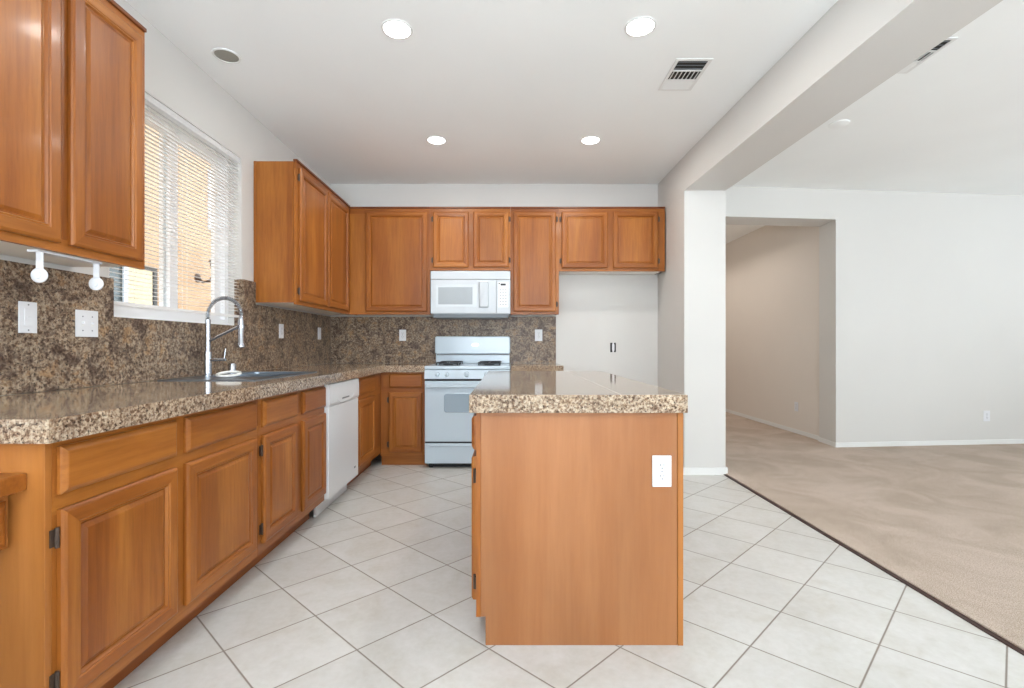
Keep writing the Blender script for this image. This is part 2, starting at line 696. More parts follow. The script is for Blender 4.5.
# baseboards
mb = MB()
def bb(x0, y0, x1, y1, t=0.010, h=0.06):
    d = Vector((x1 - x0, y1 - y0)).normalized()
    nn = Vector((-d.y, d.x)) * t
    mb.prism([(x0, y0), (x1, y1), (x1 + nn.x, y1 + nn.y), (x0 + nn.x, y0 + nn.y)], 0.0, h)
bb(8.0, fwy(8.0) - 0.001, OX1 - 0.012, fwy(OX1) - 0.001)
struct(mb.build('baseboard_far', M_trim))
mb = MB()
bb(OX1 - 0.001, fwy(OX1) - 0.012, OX1 + 0.029, fwy(OX1) + DW_)
bb(3.534, fwy(3.5) + DW_, 3.534, 9.2)
struct(mb.build('baseboard_hall', M_trim))
mb = MB()
mb.prism([(1.845, 4.045), (1.845, 4.97), (1.8315, 4.97), (1.8315, 4.056), (1.482, 4.056), (1.482, 4.045)], 0.0, 0.06)
mb.prism([(1.482, 4.045), (1.482, 4.06), (1.515, YB - 0.001), (1.503, YB - 0.001), (1.470, 4.045)], 0.0, 0.06)
struct(mb.build('baseboard_column', M_trim))

# kitchen window: outer frame, two sashes, meeting stiles, panes
wx = XL - 0.11
mb = MB()
f = 0.04
mb.box(wx - 0.04, wx + 0.02, WY0, WY1, WZ0, WZ0 + f)
mb.box(wx - 0.04, wx + 0.02, WY0, WY1, WZ1 - f, WZ1)
mb.box(wx - 0.04, wx + 0.02, WY0, WY0 + f, WZ0 + f, WZ1 - f)
mb.box(wx - 0.04, wx + 0.02, WY1 - f, WY1, WZ0 + f, WZ1 - f)
win = struct(mb.build('window_1', M_vinyl))
for (a, b, xo) in ((WY0 + f, 2.80, 0.0), (2.72, WY1 - f, -0.028)):
    mb = MB()
    g = 0.045
    x0, x1 = wx - 0.006 + xo, wx + 0.018 + xo
    mb.box(x0, x1, a, b, WZ0 + f, WZ0 + f + g)
    mb.box(x0, x1, a, b, WZ1 - f - g, WZ1 - f)
    mb.box(x0, x1, a, a + g + 0.02, WZ0 + f + g, WZ1 - f - g)
    mb.box(x0, x1, b - g - 0.02, b, WZ0 + f + g, WZ1 - f - g)
    sash = mb.build('window_sash', M_vinyl, win)
    MB().box((x0 + x1) / 2 - 0.002, (x0 + x1) / 2 + 0.002, a + g, b - g, WZ0 + f + g, WZ1 - f - g).build('window_pane', M_glass, sash)
MB().box(wx + 0.019, wx + 0.034, 2.735, 2.765, 1.74, 1.80, bev=0.003).build('window_latch', M_vinyl, win)

# blinds
bl = thing('window_blinds', 'white horizontal mini blinds hanging open in the kitchen window', 'blinds', (XL - 0.022, (WY0 + WY1) / 2, WZ1))
bx = XL - 0.022
MB().box(bx - 0.014, bx + 0.014, WY0 + 0.004, WY1 - 0.004, WZ1 - 0.034, WZ1 - 0.001).build('head_rail', M_slat, bl)
mb = MB()
z = WZ1 - 0.042
tilt = math.radians(-5)
while z > 1.306:
    hw = 0.0125
    pr = []
    for q in (-1, -0.5, 0, 0.5, 1):
        xx = q * hw
        zz = 0.0020 * (1 - q * q)
        pr.append((bx + xx * math.cos(tilt), z + zz + xx * math.sin(tilt)))
    top = [(a, b + 0.0005) for a, b in pr]
    out = pr + top[::-1]
    mb.loft([[(a, WY0 + 0.006, b) for a, b in out], [(a, WY1 - 0.009, b) for a, b in out]])
    z -= 0.0215
mb.build('slats', M_slat, bl)
MB().box(bx - 0.012, bx + 0.012, WY0 + 0.008, WY1 - 0.008, 1.282, 1.297, bev=0.002).build('bottom_rail', M_slat, bl)
mb = MB()
for yy in (WY0 + 0.16, (WY0 + WY1) / 2, WY1 - 0.16):
    for dx in (-0.0135, 0.0135):
        mb.tube([(bx + dx, yy, 1.29), (bx + dx, yy, WZ1 - 0.03)], 0.0007, 5)
mb.build('ladder_cords', M_slat, bl)
MB().tube([(bx + 0.018, WY0 + 0.10, WZ1 - 0.03), (bx + 0.019, WY0 + 0.10, 1.62)], 0.0035, 8).build('tilt_wand', M_glass, bl)

# neighbouring house outside
nx = -4.3
nb = thing('neighbour_house', 'tan stucco house wall seen through the kitchen blinds', 'building', (nx - 1.5, 7.0, 0))
MB().box(nx - 3.0, nx, -4, 18, -0.3, 6.2).build('wall', M_stucco, nb)
def ext_window(y0, y1, z0, z1, frm, inner, glassm):
    mb = MB()
    g = 0.05
    mb.box(nx, nx + 0.03, y0, y1, z0, z0 + g); mb.box(nx, nx + 0.03, y0, y1, z1 - g, z1)
    mb.box(nx, nx + 0.03, y0, y0 + g, z0 + g, z1 - g); mb.box(nx, nx + 0.03, y1 - g, y1, z0 + g, z1 - g)
    o = mb.build('window', frm, nb)
    MB().box(nx + 0.001, nx + 0.008, y0 + g, y1 - g, z0 + g, z1 - g).build('pane', glassm, o)
    return o
wA = ext_window(4.75, 5.83, 1.42, 2.03, M_extdark, None, M_extglass)
MB().box(nx + 0.009, nx + 0.02, 5.36, 5.76, 1.47, 1.98).build('shade', M_cream, wA)
MB().box(nx + 0.021, nx + 0.04, 5.31, 5.37, 1.44, 2.01).build('mullion', M_trimext, wA)
ext_window(6.85, 7.25, 2.75, 3.6, M_trimext, None, M_trimext)
yard = tag(MB().box(-7.3, XL - T - 0.01, -4, 18, -0.35, -0.3).build('side_yard', mat('pale_concrete', rgb(190, 186, 178), 0.9), origin=(-3, 6, -0.3)),
           'pale concrete side yard between the kitchen window and the neighbouring house', 'ground')
yard['kind'] = 'structure'
# wall lantern on the neighbour's wall
lt = thing('wall_lantern', 'dark metal wall lantern on the tan house wall outside the window', 'lantern', (nx + 0.001, 6.62, 2.1))
MB().lathe((nx + 0.001, 6.62, 2.02), (1, 0, 0), [(0.0, 0), (0.06, 0), (0.06, 0.012), (0.03, 0.025), (0, 0.026)], m=M_bronze).build('wall_plate', parent=lt, smooth=True)
arm = [(nx + 0.02, 6.62, 2.02), (nx + 0.09, 6.60, 1.96), (nx + 0.17, 6.62, 1.98), (nx + 0.2, 6.66, 2.06), (nx + 0.2, 6.68, 2.13)]
MB().tube(arm, 0.018, 8, M_bronze).build('arm', parent=lt, smooth=True)
lan = MB().lathe((nx + 0.2, 6.68, 2.13), (0, 0, 1), [(0.02, 0), (0.045, 0.02), (0.06, 0.12), (0.075, 0.125), (0.03, 0.17), (0.008, 0.19), (0, 0.2)], 8, M_bronze).build('lantern_head', parent=lt)

# ================================================================== CABINETS
LX, LN = (0, 1, 0), (1, 0, 0)       # left wall: width runs +y, faces +x
BU, BN = (1, 0, 0), (0, -1, 0)      # back wall: width runs +x, faces -y
FX = -1.165                          # base face plane, left run
FY = 4.35                            # base face plane, back run
CB = 0.850                           # cabinet top
CT = 0.910                           # worktop surface
ZD0, ZD1, ZR0, ZR1 = 0.160, 0.668, 0.706, 0.830


def left_base(name, label, y0, y1, fronts, end_panel=False, face_end=None):
    """fronts: (y0, y1, hinge) doors with a drawer above each"""
    r = thing(name, label, 'cabinet', (-1.5, (y0 + y1) / 2, 0), 'wooden base cabinets')
    ye = y0 + (0.019 if end_panel else 0.0)
    MB().box(XL + 0.002, FX - 0.019, ye + 0.0005, y1 - 0.0005, 0.115, 0.70 if 'sink' in label else CB).build('carcass', wood_end, r)
    fe = face_end or y1
    mb = MB()
    mb.box(FX - 0.018, FX, ye + 0.0005, fe - 0.0005, 0.115, 0.185, wood_y)
    mb.box(FX - 0.018, FX, ye + 0.0005, fe - 0.0005, 0.655, 0.718, wood_y)
    mb.box(FX - 0.018, FX, ye + 0.0005, fe - 0.0005, 0.815, CB, wood_y)
    stiles = [(ye + 0.0005, fronts[0][0] + 0.012)]
    for a, b in zip(fronts, fronts[1:]):
        stiles.append((a[1] - 0.012, b[0] + 0.012))
    stiles.append((fronts[-1][1] - 0.012, fe - 0.0005))
    for a, b in stiles:
        for za, zb in ((0.185, 0.655), (0.718, 0.815)):
            mb.box(FX - 0.018, FX, a, b, za, zb, wood_z)
    mb.box(FX - 0.0185, FX - 0.012, ye + 0.01, fe - 0.01, 0.18, 0.82, wood_z)
    mb.build('face_frame', parent=r)
    MB().box(-1.28, -1.26, y0 + 0.0005, min(y1, 4.38) - 0.0005, 0.0, 0.1145).build('toe_kick', wood_toe_y, r)
    if end_panel:
        MB().box(XL + 0.002, FX, y0, y0 + 0.019, 0.0, CB, bev=0.001).build('end_panel', wood_end, r)
    for (a, b, hg) in fronts:
        door(r, (FX, a, ZD0), LX, LN, b - a, ZD1 - ZD0, wood_y, hg)
        drawer(r, (FX, a, ZR0), LX, LN, b - a, ZR1 - ZR0, wood_y)
    return r


left_base('base_cabinet', 'double-door wooden base cabinet nearest the camera under the left worktop', 1.204, 2.225,
          [(1.235, 1.667, 'lo'), (1.716, 2.190, None)], end_panel=True)
left_base('base_cabinet', 'wooden sink base cabinet with two narrow doors beside the dishwasher', 2.226, 3.026,
          [(2.255, 2.612, 'lo'), (2.688, 3.016, None)])
left_base('base_cabinet', 'narrow wooden base cabinet between dishwasher and the back corner', 3.625, YB - 0.002,
          [(3.672, 4.12, None)], face_end=FY)

# back base cabinet left of the range
r = thing('base_cabinet', 'single-door wooden base cabinet on the back wall left of the range', 'cabinet', (-0.95, 4.63, 0), 'wooden base cabinets')
def back_base(r, x0, x1, dx0, dx1, hg, carc_x0=None):
    MB().box(x0, x1, FY + 0.019, YB - 0.002, 0.09, CB).build('carcass', wood_end, r)
    mb = MB()
    mb.box(x0, x1, FY, FY + 0.018, 0.09, 0.15, wood_x)
    mb.box(x0, x1, FY, FY + 0.018, 0.655, 0.718, wood_x)
    mb.box(x0, x1, FY, FY + 0.018, 0.822, CB, wood_x)
    for a, b in ((x0, dx0 + 0.012), (dx1 - 0.012, x1)):
        for za, zb in ((0.15, 0.655), (0.718, 0.822)):
            mb.box(a, b, FY, FY + 0.018, za, zb, wood_z)
    mb.box(x0 + 0.01, x1 - 0.01, FY + 0.012, FY + 0.0185, 0.14, 0.83, wood_z)
    mb.build('face_frame', parent=r)
    MB().box(max(x0, -1.26), x1, FY + 0.034, FY + 0.05, 0.0, 0.0895).build('toe_kick', wood_x, r)
    door(r, (dx0, FY, 0.125), BU, BN, dx1 - dx0, 0.668 - 0.125, wood_x, hg, small=True)
    drawer(r, (dx0, FY, 0.708), BU, BN, dx1 - dx0, 0.128, wood_x)
back_base(r, FX + 0.001, -0.754, -1.086, -0.785, 'lo')
r = thing('base_cabinet', 'single-door wooden base cabinet right of the range, mostly behind the island', 'cabinet', (0.25, 4.63, 0), 'wooden base cabinets')
back_base(r, 0.016, 0.475, 0.05, 0.44, 'hi')

# upper cabinets --------------------------------------------------
UX = XL + 0.305       # face plane of left uppers
UY = YB - 0.305
UT, UB = 2.407, 1.388


def upper(label, wall, a0, a1, z0, z1, doors, face=None, end_trim=False):
    """wall 'L' or 'B'; doors: (a0, a1, hinge)"""
    left = wall == 'L'
    r = thing('wall_cabinet', label, 'cabinet', ((XL + 0.15, (a0 + a1) / 2, z0) if left else ((a0 + a1) / 2, YB - 0.15, z0)),
              'wooden wall cabinets')
    fa = face or (a0, a1)
    def bx_(mb, p0, p1, d0, d1, za, zb, m=None, bev=0):
        if left:
            mb.box(UX - d1, UX - d0, p0, p1, za, zb, m, bev)
        else:
            mb.box(p0, p1, UY + d0, UY + d1, za, zb, m, bev)
    mb = MB()
    bx_(mb, a0, a1, 0.019, 0.303, z0 + 0.012, z1)
    mb.build('carcass', wood_z, r)
    mb = MB()
    bx_(mb, a0 + 0.015, a1 - 0.015, 0.022, 0.30, z0 + 0.010, z0 + 0.0115)
    mb.build('bottom_panel', M_under, r)
    mh = wood_y if left else wood_x
    mb = MB()
    bx_(mb, fa[0], fa[1], 0, 0.018, z0, z0 + 0.045, mh)
    bx_(mb, fa[0], fa[1], 0, 0.018, z1 - 0.05, z1, mh)
    st = [(fa[0], doors[0][0] + 0.012)] + [(p[1] - 0.012, q[0] + 0.012) for p, q in zip(doors, doors[1:])] + [(doors[-1][1] - 0.012, fa[1])]
    for p, q in st:
        bx_(mb, p, q, 0, 0.018, z0 + 0.045, z1 - 0.05, wood_z)
    bx_(mb, fa[0] + 0.01, fa[1] - 0.01, 0.012, 0.0185, z0 + 0.03, z1 - 0.03, wood_z)
    mb.build('face_frame', parent=r)
    mb = MB()
    bx_(mb, fa[0] - (0.0 if not end_trim else 0.006), fa[1], -0.010, 0.02, z1 + 0.0005, z1 + 0.016, crown_mat, 0.002)
    mb.build('top_moulding', parent=r)
    if left and end_trim:
        ee = a0
        MB().box(XL + 0.002, UX - 0.019, ee - 0.004, ee - 0.0005, z0 + 0.012, z1).build('end_panel', wood_z, r)
        MB().box(XL + 0.002, XL + 0.022, ee - 0.008, ee - 0.0045, z0 + 0.012, z1).build('scribe_moulding', wood_z, r)
    for (p, q, hg) in doors:
        if left:
            door(r, (UX, p, z0 + 0.028), LX, LN, q - p, z1 - z0 - 0.062, mh, hg)
        else:
            door(r, (p, UY, z0 + 0.028), BU, BN, q - p, z1 - z0 - 0.062, mh, hg, small=True)
    return r


near = upper('large double-door wooden wall cabinet above the left worktop nearest the camera', 'L', 1.28, 2.022, 1.410, UT,
             [(1.295, 1.632, 'lo'), (1.668, 1.995, None)])
upper('tall wooden wall cabinet in the corner right of the window, pale end panel toward us', 'L', 3.462, YB - 0.002, UB, 2.418,
      [(3.500, 4.025, 'lo'), (4.045, 4.56, None)], face=(3.462, UY), end_trim=True)
upper('wide single-door wooden wall cabinet between the corner and the microwave', 'B', UX + 0.001, -0.760, UB, UT,
      [(-1.375, -0.785, None)])
upper('short double-door wooden wall cabinet directly above the microwave', 'B', -0.759, 0.014, 1.812, UT,
      [(-0.728, -0.388, 'lo'), (-0.343, -0.005, 'hi')])
upper('tall narrow single-door wooden wall cabinet right of the microwave', 'B', 0.015, 0.479, UB, UT,
      [(0.042, 0.450, 'hi')])
upper('short wide double-door wooden wall cabinet above the empty refrigerator space', 'B', 0.480, 1.499, 1.804, UT,
      [(0.505, 0.948, 'lo'), (0.998, 1.430, 'hi')])

# ------------------------------------------------------------------ worktops and backsplash
XC = -1.121
YC = 4.305
hx0, hx1, hy0, hy1 = -1.775, -1.318, 2.475, 3.215     # sink cut-out
mb = MB()
for (a, b, c, d) in ((XL + 0.022, XC, 1.169, hy0), (XL + 0.022, hx0, hy0, hy1), (hx1, XC, hy0, hy1), (XL + 0.022, XC, hy1, YB - 0.022)):
    mb.box(a, b, c, d, CB + 0.0005, CT)
mb.box(XC, -0.754, YC, YB - 0.022, CB + 0.0005, CT)
wk = mb.build('worktop', M_granite, origin=(-1.5, 2.5, CT))
bm_ = bmesh.new(); bm_.from_mesh(wk.data)
bmesh.ops.remove_doubles(bm_, verts=bm_.verts[:], dist=0.0003)
bm_.to_mesh(wk.data); bm_.free()
tag(wk, 'L-shaped speckled brown granite worktop holding the sink along the left wall', 'worktop')
tag(MB().box(0.016, 0.49, YC, YB - 0.022, CB + 0.0005, CT, bev=0.003).build('worktop', M_granite, origin=(0.25, 4.6, CT)),
    'short speckled granite worktop right of the range', 'worktop')

mb = MB()
ST = 1.545
t_ = 0.020
mb.box(XL + 0.0005, XL + t_, 1.20, WY0, 0.911, 1.398)
mb.box(XL + 0.0005, XL + t_, WY0, WY1, 0.911, WZ0 - 0.002)
mb.box(XL + 0.0005, XL + t_, WY1 + 0.001, 3.450, 0.911, ST)
mb.box(XL + 0.0005, XL + t_, 3.450, YB - t_ - 0.001, 0.911, 1.386)
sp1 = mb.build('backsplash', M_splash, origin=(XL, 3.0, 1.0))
MB().box(XL - 0.045, XL + t_ - 0.001, WY1 - 0.007, WY1 - 0.0005, WZ0, ST).build('window_return', M_splash, sp1)
tag(sp1, 'speckled brown granite backsplash on the left wall under the window', 'backsplash')
mb = MB()
mb.box(XL + t_ + 0.0005, 0.479, YB - t_, YB - 0.0005, 0.911, 1.386)
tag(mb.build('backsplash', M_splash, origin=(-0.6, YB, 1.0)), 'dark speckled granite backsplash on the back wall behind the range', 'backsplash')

# ------------------------------------------------------------------ island
ix0, ix1, iy0, iy1 = -0.120, 0.633, 1.746, 3.29
isl = thing('island_cabinet', 'wooden kitchen island cabinet with a plain end panel facing us', 'island', ((ix0 + ix1) / 2, (iy0 + iy1) / 2, 0))
IB = 0.848
mb = MB()
mb.prism([(ix0 + 0.019, iy0 + 0.02), (ix1 - 0.004, iy0 + 0.02), (ix1 - 0.004, iy1), (ix0 + 0.019, iy1)], 0.10, IB, wood_end)
mb.box(ix0 + 0.045, ix1 - 0.004, iy0 + 0.02, iy1, 0.0, 0.0995, wood_end)
mb.build('carcass', parent=isl)
# end panel with toe notch
mb = MB()
prof = [(ix0 + 0.0345, 0.0), (ix1 - 0.022, 0.0), (ix1 - 0.022, IB), (ix0 + 0.018, IB), (ix0 + 0.018, 0.104), (ix0 + 0.0345, 0.104)]
mb.loft([[(x, iy0, z) for x, z in prof], [(x, iy0 + 0.019, z) for x, z in prof]])
mb.build('end_panel', wood_island, isl)
MB().box(ix1 - 0.021, ix1, iy0 - 0.004, iy0 + 0.0195, 0.0, IB, bev=0.002).build('corner_moulding', wood_end, isl)
MB().box(ix0 + 0.0005, ix0 + 0.0175, iy0 - 0.002, iy1, 0.104, IB).build('face_frame', wood_z, isl)
MB().box(ix1 - 0.0035, ix1 - 0.0005, iy0 + 0.02, iy1, 0.0, IB).build('side_panel', wood_end, isl)
IU, IN = (0, 1, 0), (-1, 0, 0)
for k in range(3):
    a = iy0 + 0.030 + k * 0.505
    d_ = door(isl, (ix0 + 0.0005, a, 0.150), IU, IN, 0.475, 0.53, wood_y, 'lo')
    drawer(isl, (ix0 + 0.0005, a, 0.705), IU, IN, 0.475, 0.125, wood_y)

iw = thing('island_worktop', 'polished granite worktop on the kitchen island, reflecting the range', 'worktop', (0.25, 2.5, IB))
mb = MB()
mb.box(-0.143, 0.640, 1.715, 3.332, IB + 0.0005, 0.914, bev=0.003)
mb.build('slab', M_granite, iw)
M_seam = mat('pale_grout', rgb(196, 194, 188), 0.6)
MB().box(0.399, 0.402, 1.719, 3.328, 0.9141, 0.9144).build('grout_seam', M_seam, iw)


# ------------------------------------------------------------------ electrical plates
def plate(name, label, c, u, n, w, h, kind, group):
    """c centre on the surface, u width direction, n outward"""
    c, u, n = Vector(c), Vector(u), Vector(n)
    r = thing(name, label, 'outlet' if 'outlet' in name else 'switch', c, group)
    def bx2(mb, ua, ub, za, zb, na, nb_, bev=0, m=None):
        p = c + u * ua + n * na
        q = c + u * ub + n * nb_
        xs, ys = sorted((p.x, q.x)), sorted((p.y, q.y))
        mb.box(xs[0], xs[1], ys[0], ys[1], c.z + za, c.z + zb, m, bev)
    mb = MB()
    bx2(mb, -w / 2, w / 2, -h / 2, h / 2, 0.0005, 0.006, 0.0015)
    mb.build('cover_plate', M_white2, r)
    def screw(uu, zz):
        MB().lathe(c + u * uu + Vector((0, 0, zz)) + n * 0.006, n, [(0.003, 0), (0.003, 0.0008), (0.0, 0.001)], 10, M_grey).build('screw', parent=r)
    if kind == 'duplex':
        for zz in (-0.0195, 0.0195):
            mb = MB()
            mb.lathe(c + Vector((0, 0, zz)) + n * 0.0055, n, [(0.017, 0), (0.017, 0.002), (0.0, 0.0021)], 20)
            rc = mb.build('receptacle', M_white2, r, smooth=True)
            mb = MB()
            for uu in (-0.0065, 0.0065):
                p = c + u * uu + Vector((0, 0, zz + 0.004)) + n * 0.0077
                e = u * 0.0012
                q0, q1 = p - e, p + e + n * 0.0005
                xs, ys = sorted((q0.x, q1.x)), sorted((q0.y, q1.y))
                mb.box(xs[0], xs[1], ys[0], ys[1], p.z - 0.004, p.z + 0.004)
            mb.lathe(c + Vector((0, 0, zz - 0.0075)) + n * 0.0077, n, [(0.0026, 0), (0.0026, 0.0005), (0, 0.0006)], 10)
            mb.build('slots', M_black, rc)
        screw(0, 0)
    elif kind == 'decora':
        mb = MB(); bx2(mb, -0.0165, 0.0165, -0.033, 0.033, 0.006, 0.0085, 0.001)
        rk = mb.build('rocker', M_white2, r)
        mb = MB(); bx2(mb, -0.008, 0.008, -0.003, 0.003, 0.0085, 0.0105, 0.0005); mb.build('dimmer_slide', M_white2, rk)
        screw(0, 0.048); screw(0, -0.048)
    elif kind == 'double':
        for uu in (-0.023, 0.023):
            mb = MB(); bx2(mb, uu - 0.005, uu + 0.005, -0.012, 0.012, 0.006, 0.0065); mb.build('toggle_slot', M_trim, r)
            mb = MB(); bx2(mb, uu - 0.0035, uu + 0.0035, -0.002, 0.008, 0.0065, 0.016, 0.001); mb.build('toggle', M_white2, r)
            screw(uu, 0.03); screw(uu, -0.03)
    return r


G = 'white electrical cover plates'
sx = XL + t_
plate('outlet', 'white double outlet set in the wooden island end panel', (0.5545, iy0, 0.634), (1, 0, 0), (0, -1, 0), 0.069, 0.113, 'duplex', G)
plate('light_switch', 'white single switch plate on the granite nearest the camera', (sx, 1.812, 1.196), (0, 1, 0), (1, 0, 0), 0.068, 0.118, 'decora', G)
plate('light_switch', 'white double switch plate on the granite just left of the window', (sx, 2.066, 1.184), (0, 1, 0), (1, 0, 0), 0.108, 0.114, 'double', G)
plate('outlet', 'white outlet on the left granite backsplash, first right of the faucet', (sx, 3.83, 1.205), (0, 1, 0), (1, 0, 0), 0.072, 0.114, 'duplex', G)
plate('light_switch', 'white switch plate on the left granite backsplash closest to the corner', (sx, 4.60, 1.205), (0, 1, 0), (1, 0, 0), 0.072, 0.114, 'decora', G)
plate('outlet', 'white outlet on the back granite backsplash left of the range', (-1.085, YB - t_, 1.195), (1, 0, 0), (0, -1, 0), 0.07, 0.114, 'duplex', G)
plate('outlet', 'white outlet on the back granite backsplash right of the range', (0.302, YB - t_, 1.195), (1, 0, 0), (0, -1, 0), 0.076, 0.118, 'duplex', G)
d = Vector((1, 0.082, 0)).normalized()
oxw = 5.22
plate('outlet', 'small white outlet low on the white living room wall', (oxw, fwy(oxw) - 0.0008, 0.32), (1, 0, 0), (0, -1, 0), 0.07, 0.114, 'duplex', G)
plate('outlet', 'small outlet low on the hall wall seen through the opening', (3.5345, 5.90, 0.34), (0, 1, 0), (-1, 0, 0), 0.07, 0.114, 'duplex', G)
# uncovered outlet in the fridge recess
r = thing('uncovered_outlet', 'uncovered outlet in a dark box on the empty refrigerator wall', 'outlet', (1.066, YB, 1.07))
mb = MB()
mb.box(1.037, 1.095, YB - 0.002, YB - 0.0005, 1.022, 1.118)
mb.build('wall_box', M_dark, r)
mb = MB()
mb.box(1.055, 1.079, YB - 0.010, YB - 0.002, 1.036, 1.104, bev=0.003)
mb.box(1.060, 1.074, YB - 0.006, YB - 0.002, 1.022, 1.118)
mb.build('receptacle', M_white2, r)

# ------------------------------------------------------------------ range
rx0, rx1 = -0.750, 0.010
RY = 4.248
rg = thing('gas_range', 'white freestanding gas range with black burner grates', 'stove', ((rx0 + rx1) / 2, 4.55, 0))
MB().box(rx0 + 0.001, rx1 - 0.001, RY + 0.03, 4.885, 0.045, 0.878).build('body', M_white, rg)
cx_ = (rx0 + rx1) / 2
mb = MB()
mb.box(rx0, rx1, RY + 0.004, 4.885, 0.8785, 0.909, bev=0.006)
mb.build('cooktop', M_white, rg)
mb = MB()
pr = [(RY + 0.029, 0.792), (RY - 0.002, 0.795), (RY + 0.010, 0.874), (RY + 0.029, 0.878)]
mb.loft([[(rx0 + 0.001, y, z) for y, z in pr], [(rx1 - 0.001, y, z) for y, z in pr]])
mb.build('control_panel', M_white, rg)
MB().box(rx0 + 0.004, rx1 - 0.004, RY + 0.014, RY + 0.0295, 0.7765, 0.792).build('vent_gap', M_dark, rg)
for kx in (-0.634, -0.551, -0.376, -0.2, -0.115):
    mb = MB()
    rr = 0.020 if kx != -0.376 else 0.024
    mb.lathe((kx, RY + 0.005, 0.836), (0, -1, 0.12), [(rr, 0), (rr, 0.006), (rr * 0.86, 0.022), (rr * 0.6, 0.024), (0, 0.024)], 20)
    mb.box(kx - 0.004, kx + 0.004, RY - 0.028, RY - 0.014, 0.822, 0.858, bev=0.001)
    mb.build('knob', M_white, rg, smooth=True)
# oven door with window and handle
mb = MB()
mb.box(rx0 + 0.003, rx1 - 0.003, RY, RY + 0.029, 0.238, 0.776, bev=0.006)
od = mb.build('oven_door', M_white, rg)
mb = MB()
def rrect(x0, x1, z0, z1, r, y, n=6):
    o = []
    for (ax, az, s0) in ((x1 - r, z0 + r, -PI / 2), (x1 - r, z1 - r, 0), (x0 + r, z1 - r, PI / 2), (x0 + r, z0 + r, PI)):
        for k in range(n + 1):
            a = s0 + PI / 2 * k / n
            o.append((ax + r * math.cos(a), y, az + r * math.sin(a)))
    return o
mb.loft([rrect(-0.575, -0.165, 0.497, 0.664, 0.025, RY - 0.0002), rrect(-0.573, -0.167, 0.499, 0.662, 0.025, RY - 0.003)])
mb.build('oven_window', M_ovenglass, od)
mb = MB()
mb.loft([rrect(rx0 + 0.02, rx1 - 0.02, 0.722, 0.752, 0.012, RY - 0.020), rrect(rx0 + 0.018, rx1 - 0.018, 0.720, 0.754, 0.014, RY - 0.034),
         rrect(rx0 + 0.022, rx1 - 0.022, 0.724, 0.750, 0.012, RY - 0.044)])
for q in (rx0 + 0.05, rx1 - 0.05):
    mb.box(q - 0.015, q + 0.015, RY - 0.022, RY - 0.0005, 0.728, 0.746)
mb.build('door_handle', M_white, od, smooth=True)
MB().box(rx0 + 0.006, rx1 - 0.006, RY + 0.012, RY + 0.0295, 0.224, 0.2375).build('shadow_gap', M_dark, rg)
mb = MB()
mb.box(rx0 + 0.003, rx1 - 0.003, RY + 0.001, RY + 0.029, 0.045, 0.2235, bev=0.005)
mb.box(rx0 + 0.05, rx1 - 0.05, RY - 0.006, RY + 0.002, 0.198, 0.212, bev=0.003)
mb.build('storage_drawer', M_white, rg)
for q in ((rx0 + 0.05, RY + 0.07), (rx1 - 0.05, RY + 0.07), (rx0 + 0.05, 4.82), (rx1 - 0.05, 4.82)):
    MB().lathe((q[0], q[1], 0), (0, 0, 1), [(0.02, 0), (0.02, 0.02), (0.012, 0.022), (0.012, 0.0445)], 12, M_black).build('leveling_foot', parent=rg)
MB().box(rx0 + 0.03, rx1 - 0.03, RY + 0.05, RY + 0.06, 0.006, 0.0445).build('kick_panel', M_dark, rg)
# back guard: lower riser + rounded upper console with a shine cap
mb = MB()
mb.box(rx0 + 0.012, rx1 - 0.004, 4.845, 4.888, 0.9095, 1.004, bev=0.003)
bg_ = mb.build('back_riser', M_white, rg)
MB().box(rx0 + 0.02, rx1 - 0.012, 4.842, 4.8445, 0.992, 1.004).build('vent_slot', M_grey, rg)
mb = MB()
mb.loft([rrect(rx0 + 0.004, rx1 + 0.002, 1.0045, 1.183, 0.022, 4.888), rrect(rx0 + 0.004, rx1 + 0.002, 1.0045, 1.183, 0.022, 4.835),
         rrect(rx0 + 0.012, rx1 - 0.006, 1.012, 1.175, 0.018, 4.826)])
mb.build('back_console', M_white, rg, smooth=True)
mb = MB()
mb.loft([[(cx_ + 0.03 + a_ * 0.042 * math.cos(t2), yb_, 1.098 + a_ * 0.020 * math.sin(t2)) for t2 in (2 * PI * q / 28 for q in range(28))] for a_, yb_ in ((1.0, 4.8258), (0.9, 4.823))])
lo = mb.build('console_badge', mat('glossy_badge', rgb(250, 252, 255), 0.1), rg)
# burners and grates
for (gx, gy, w_) in ((-0.560, 4.42, 0), (-0.560, 4.70, 0), (-0.180, 4.42, 0), (-0.180, 4.70, 0)):
    bn = MB().lathe((gx, gy, 0.9092), (0, 0, 1), [(0.085, 0), (0.09, 0.002), (0.05, 0.003), (0.045, 0.012), (0.02, 0.016), (0, 0.016)], 24, M_black).build('burner', parent=rg, smooth=True)
    mb = MB()
    R_ = 0.105
    pts = []
    for k in range(24):
        a = 2 * PI * k / 24
        ca, sa = math.cos(a), math.sin(a)
        m_ = max(abs(ca), abs(sa)) ** 0.7
        pts.append((gx + R_ * ca / m_, gy + R_ * sa / m_, 0.932))
    mb.tube(pts, 0.0055, 6, closed=True)
    for a in (0, PI / 2, PI, 3 * PI / 2):
        ca, sa = math.cos(a), math.sin(a)
        mb.tube([(gx + R_ * ca, gy + R_ * sa, 0.932), (gx + 0.03 * ca, gy + 0.03 * sa, 0.936)], 0.005, 6)
        mb.tube([(gx + R_ * 0.88 * (ca - sa), gy + R_ * 0.88 * (sa + ca), 0.932), (gx + R_ * 0.9 * (ca - sa), gy + R_ * 0.9 * (sa + ca), 0.9093)], 0.005, 6)
    mb.build('burner_grate', M_black, rg, smooth=True)

